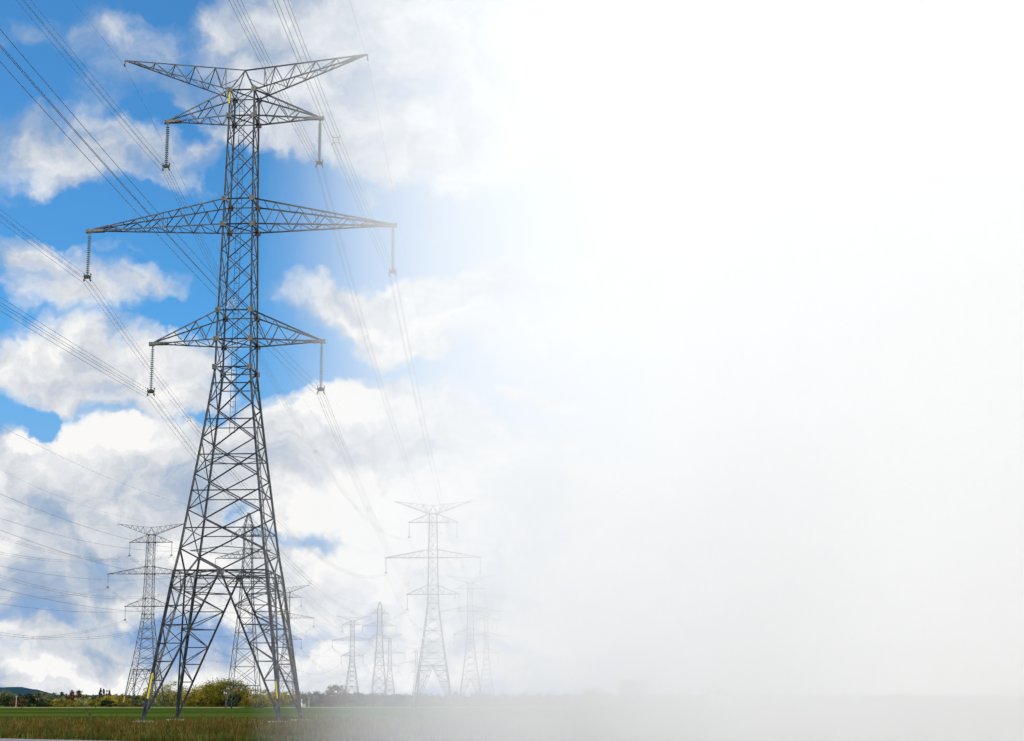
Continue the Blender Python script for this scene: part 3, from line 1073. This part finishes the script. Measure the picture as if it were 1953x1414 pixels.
HOLE = [
    (70, 800, 85, 40, -8, 1.1), (390, 790, 60, 25, 0, .3), (520, 680, 70, 70, 10, 1.0), (620, 690, 110, 40, 0, .6), (520, 410, 140, 130, 0, 1.2), (730, 470, 170, 80, 0, .9), (300, 230, 80, 45, 0, .4), (60, 130, 110, 60, 0, .5),
    (360, 260, 60, 30, -30, .35), (250, 430, 260, 60, 0, .7), (350, 600, 130, 40, 0, .5), (450, 1000, 60, 50, 0, .7), (345, 1205, 100, 36, 0, .75), (30, 1180, 150, 40, 0, .4), (600, 1055, 130, 45, -8, .85), (740, 1190, 70, 35, 0, .3), (560, 1210, 90, 40, 0, .25), (170, 1075, 100, 40, 0, .45),
]
acc = None
for i_, (x, y, rx, ry, rot, s) in enumerate(CL):
    if i_ and i_ % 15 == 0: relay(acc)
    e_ = math_('MULTIPLY', ell(x, y, rx * 1.12, ry * 1.12, rot), s)
    acc = e_ if acc is None else math_('SMOOTH_MAX', acc, e_, .18)
acc = math_('MAXIMUM', acc, -.35)
vor = N.new('ShaderNodeTexVoronoi'); vor.voronoi_dimensions = '2D'; vor.feature = 'SMOOTH_F1'; vor.inputs['Scale'].default_value = 26; vor.inputs['Detail'].default_value = 1.6
vor.inputs['Roughness'].default_value = .55; vor.inputs['Smoothness'].default_value = .5
L.new(uvw, vor.inputs['Vector']); puff = vor.outputs[0]
relay(acc)
for i_, (x, y, rx, ry, rot, s) in enumerate(HOLE):
    e_ = math_('MAXIMUM', ell(x, y, rx, ry, rot), 0)
    acc = math_('SUBTRACT', acc, math_('MULTIPLY', e_, s))
# clouds for the rest of the sky, beyond the frame
bgc = math_('MULTIPLY_ADD', noise_(uv, 2.2, 4, .55), 2.4, -.95)
outside = math_('MAXIMUM', smooth(math_('ABSOLUTE', az), .5, .75), smooth(el, .5, .62))
accf = N.new('ShaderNodeMix'); L.new(outside, accf.inputs[0]); L.new(acc, accf.inputs[2]); L.new(bgc, accf.inputs[3])
acc = accf.outputs[0]
st = N.new('ShaderNodeMapping'); st.inputs['Scale'].default_value = (1, 1.5, 1); L.new(uvw, st.inputs[0])
fb = noise_(st.outputs[0], 12, 8, .55)
fb2 = noise_(st.outputs[0], 30, 6, .6)
dens = math_('ADD', acc, math_('MULTIPLY_ADD', fb, .75, -.36))
dens = math_('SUBTRACT', dens, math_('MULTIPLY_ADD', puff, .22, -.17))
hi = smooth(el, .24, .44)
dens = math_('MULTIPLY_ADD', hi, -.10, dens)
alpha = smooth(dens, -.08, .55)
alpha = math_('MULTIPLY', alpha, math_('MULTIPLY_ADD', hi, -.14, 1))
# shading
BR = [
    (200, 835, 130, 50, 0, .55), (30, 845, 60, 35, 0, .45), (640, 765, 110, 45, 0, .5), (620, 960, 190, 90, 0, .42), (700, 1100, 120, 70, 0, .4), (720, 1000, 180, 90, 0, .3), (400, 1085, 90, 18, 0, .3), (330, 1060, 70, 14, 0, .3), (100, 650, 130, 35, 0, .22), (540, 120, 200, 90, 0, .12), (640, 60, 200, 90, 0, .12),
    (160, 1290, 170, 18, 0, .35), (40, 1300, 80, 14, 0, .3), (280, 1310, 90, 14, 0, .3), (30, 750, 80, 30, 0, .15), (150, 320, 150, 40, 0, -.1), (600, 1200, 200, 60, 0, .2), (450, 1260, 200, 40, 0, .1), (700, 200, 150, 70, 0, .12),
    (330, 960, 150, 90, 0, -.28), (150, 990, 200, 70, 0, -.20), (60, 1000, 120, 60, 0, -.15), (60, 1110, 200, 80, 0, -.42), (230, 1090, 130, 60, 0, -.25), (60, 1190, 160, 45, 0, -.3), (200, 1240, 180, 25, 0, -.25), (360, 1240, 120, 30, 0, -.2), (450, 950, 80, 60, 0, -.2), (80, 770, 120, 35, 0, -.1), (60, 240, 110, 40, 0, -.35), (110, 540, 160, 50, 0, -.12), (300, 150, 150, 100, 0, -.3), (80, 70, 150, 60, 0, -.3), (380, 200, 100, 50, 0, -.1),
    (700, 850, 200, 40, 0, -.12), (540, 900, 80, 50, 0, -.15), (600, 1260, 160, 20, 0, -.15),
]
br = math_('ADD', math_('MULTIPLY_ADD', fb2, .5, -.25), math_('MULTIPLY_ADD', fb, .5, -.25))
# relief: the side of each billow that faces the sun (up and to the left) is brighter
off = N.new('ShaderNodeMapping'); off.inputs['Location'].default_value = (.010, -.016, 0); L.new(st.outputs[0], off.inputs[0])
fb3 = noise_(off.outputs[0], 13, 5, .6)
br = math_('ADD', br, math_('MULTIPLY', math_('SUBTRACT', fb, fb3), 1.3))
br = math_('SUBTRACT', br, math_('MULTIPLY_ADD', puff, .34, -.25))
br = math_('ADD', br, .69)
br = math_('MULTIPLY_ADD', hi, -.16, br)
br = math_('MULTIPLY_ADD', math_('MULTIPLY', hi, smooth(az, azel(520, 300)[0], azel(250, 300)[0])), -.22, br)
relay(alpha)
for i_, (x, y, rx, ry, rot, s) in enumerate(BR):
    if i_ and i_ % 15 == 0: relay(br)
    e_ = smooth(ell(x, y, rx * 1.25, ry * 1.25, rot), 0, .8)
    br = math_('MULTIPLY_ADD', e_, s if s > 0 else s * .85, br)
ramp = N.new('ShaderNodeValToRGB'); L.new(br, ramp.inputs[0])
stops = [(0.0, (150, 173, 203)), (.3, (178, 192, 211)), (.55, (210, 215, 222)), (.8, (232, 234, 237)), (1.0, (250, 249, 247))]
for i, (p, c) in enumerate(stops):
    e_ = ramp.color_ramp.elements[i] if i < 2 else ramp.color_ramp.elements.new(p)
    e_.position = p; c_ = srgb(*c); e_.color = (c_[0] / 10, c_[1] / 10, c_[2] / 10, 1)
for i, (p, c) in enumerate(stops):
    ramp.color_ramp.elements[i].position = p
    c_ = srgb(*c); ramp.color_ramp.elements[i].color = (c_[0] / 10, c_[1] / 10, c_[2] / 10, 1)
cloudc = vmath('MULTIPLY', ramp.outputs[0], (10, 10, 10))
sky = N.new('ShaderNodeTexSky'); sky.sky_type = 'NISHITA'; sky.sun_disc = False
sky.sun_elevation = SUN_EL; sky.sun_rotation = SUN_AZ; sky.ozone_density = 4.0; sky.air_density = 1.0; sky.dust_density = .3
blue = vmath('MULTIPLY', sky.outputs[0], (.62, 1.38, 1.72))
blue = mixc(math_('MULTIPLY', smooth(az, azel(430, 700)[0], azel(1050, 700)[0]), .85), blue, srgb(188, 220, 246))
lowblue = srgb(138, 171, 214)
blue = mixc(smooth(el, .27, .05), blue, lowblue)
c = mixc(alpha, blue, cloudc)
# white put into the right of the sky to continue the mist fade
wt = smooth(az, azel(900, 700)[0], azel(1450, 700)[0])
mist_fill = smooth(az, azel(1430, 700)[0], azel(1800, 700)[0])
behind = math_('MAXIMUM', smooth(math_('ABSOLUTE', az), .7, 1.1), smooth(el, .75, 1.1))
c = mixc(behind, c, mixc(alpha, blue, mixc(smooth(el, .03, .4), (23, 22.6, 22), (11.5, 11.3, 11))))  # added cloud brightness outside the frame, strongest low down, to light the mist
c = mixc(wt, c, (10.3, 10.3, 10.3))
c = mixc(mist_fill, c, mixc(smooth(el, .02, .30), (64, 62.5, 60), (11.5, 11.5, 11.4)))  # added glow low on the far right, there to light the mist white
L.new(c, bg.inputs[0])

S.view_settings.view_transform = 'Standard'; S.view_settings.look = 'None'
S.view_settings.exposure = 0; S.view_settings.gamma = 1
S.render.engine = 'CYCLES'
S.cycles.volume_bounces = 20
S.cycles.max_bounces = 22
S.cycles.diffuse_bounces = 3
S.cycles.glossy_bounces = 2
S.cycles.use_denoising = True
S.cycles.use_adaptive_sampling = True
S.cycles.adaptive_threshold = .03
S.cycles.adaptive_min_samples = 16
S.cycles.sample_clamp_indirect = 6
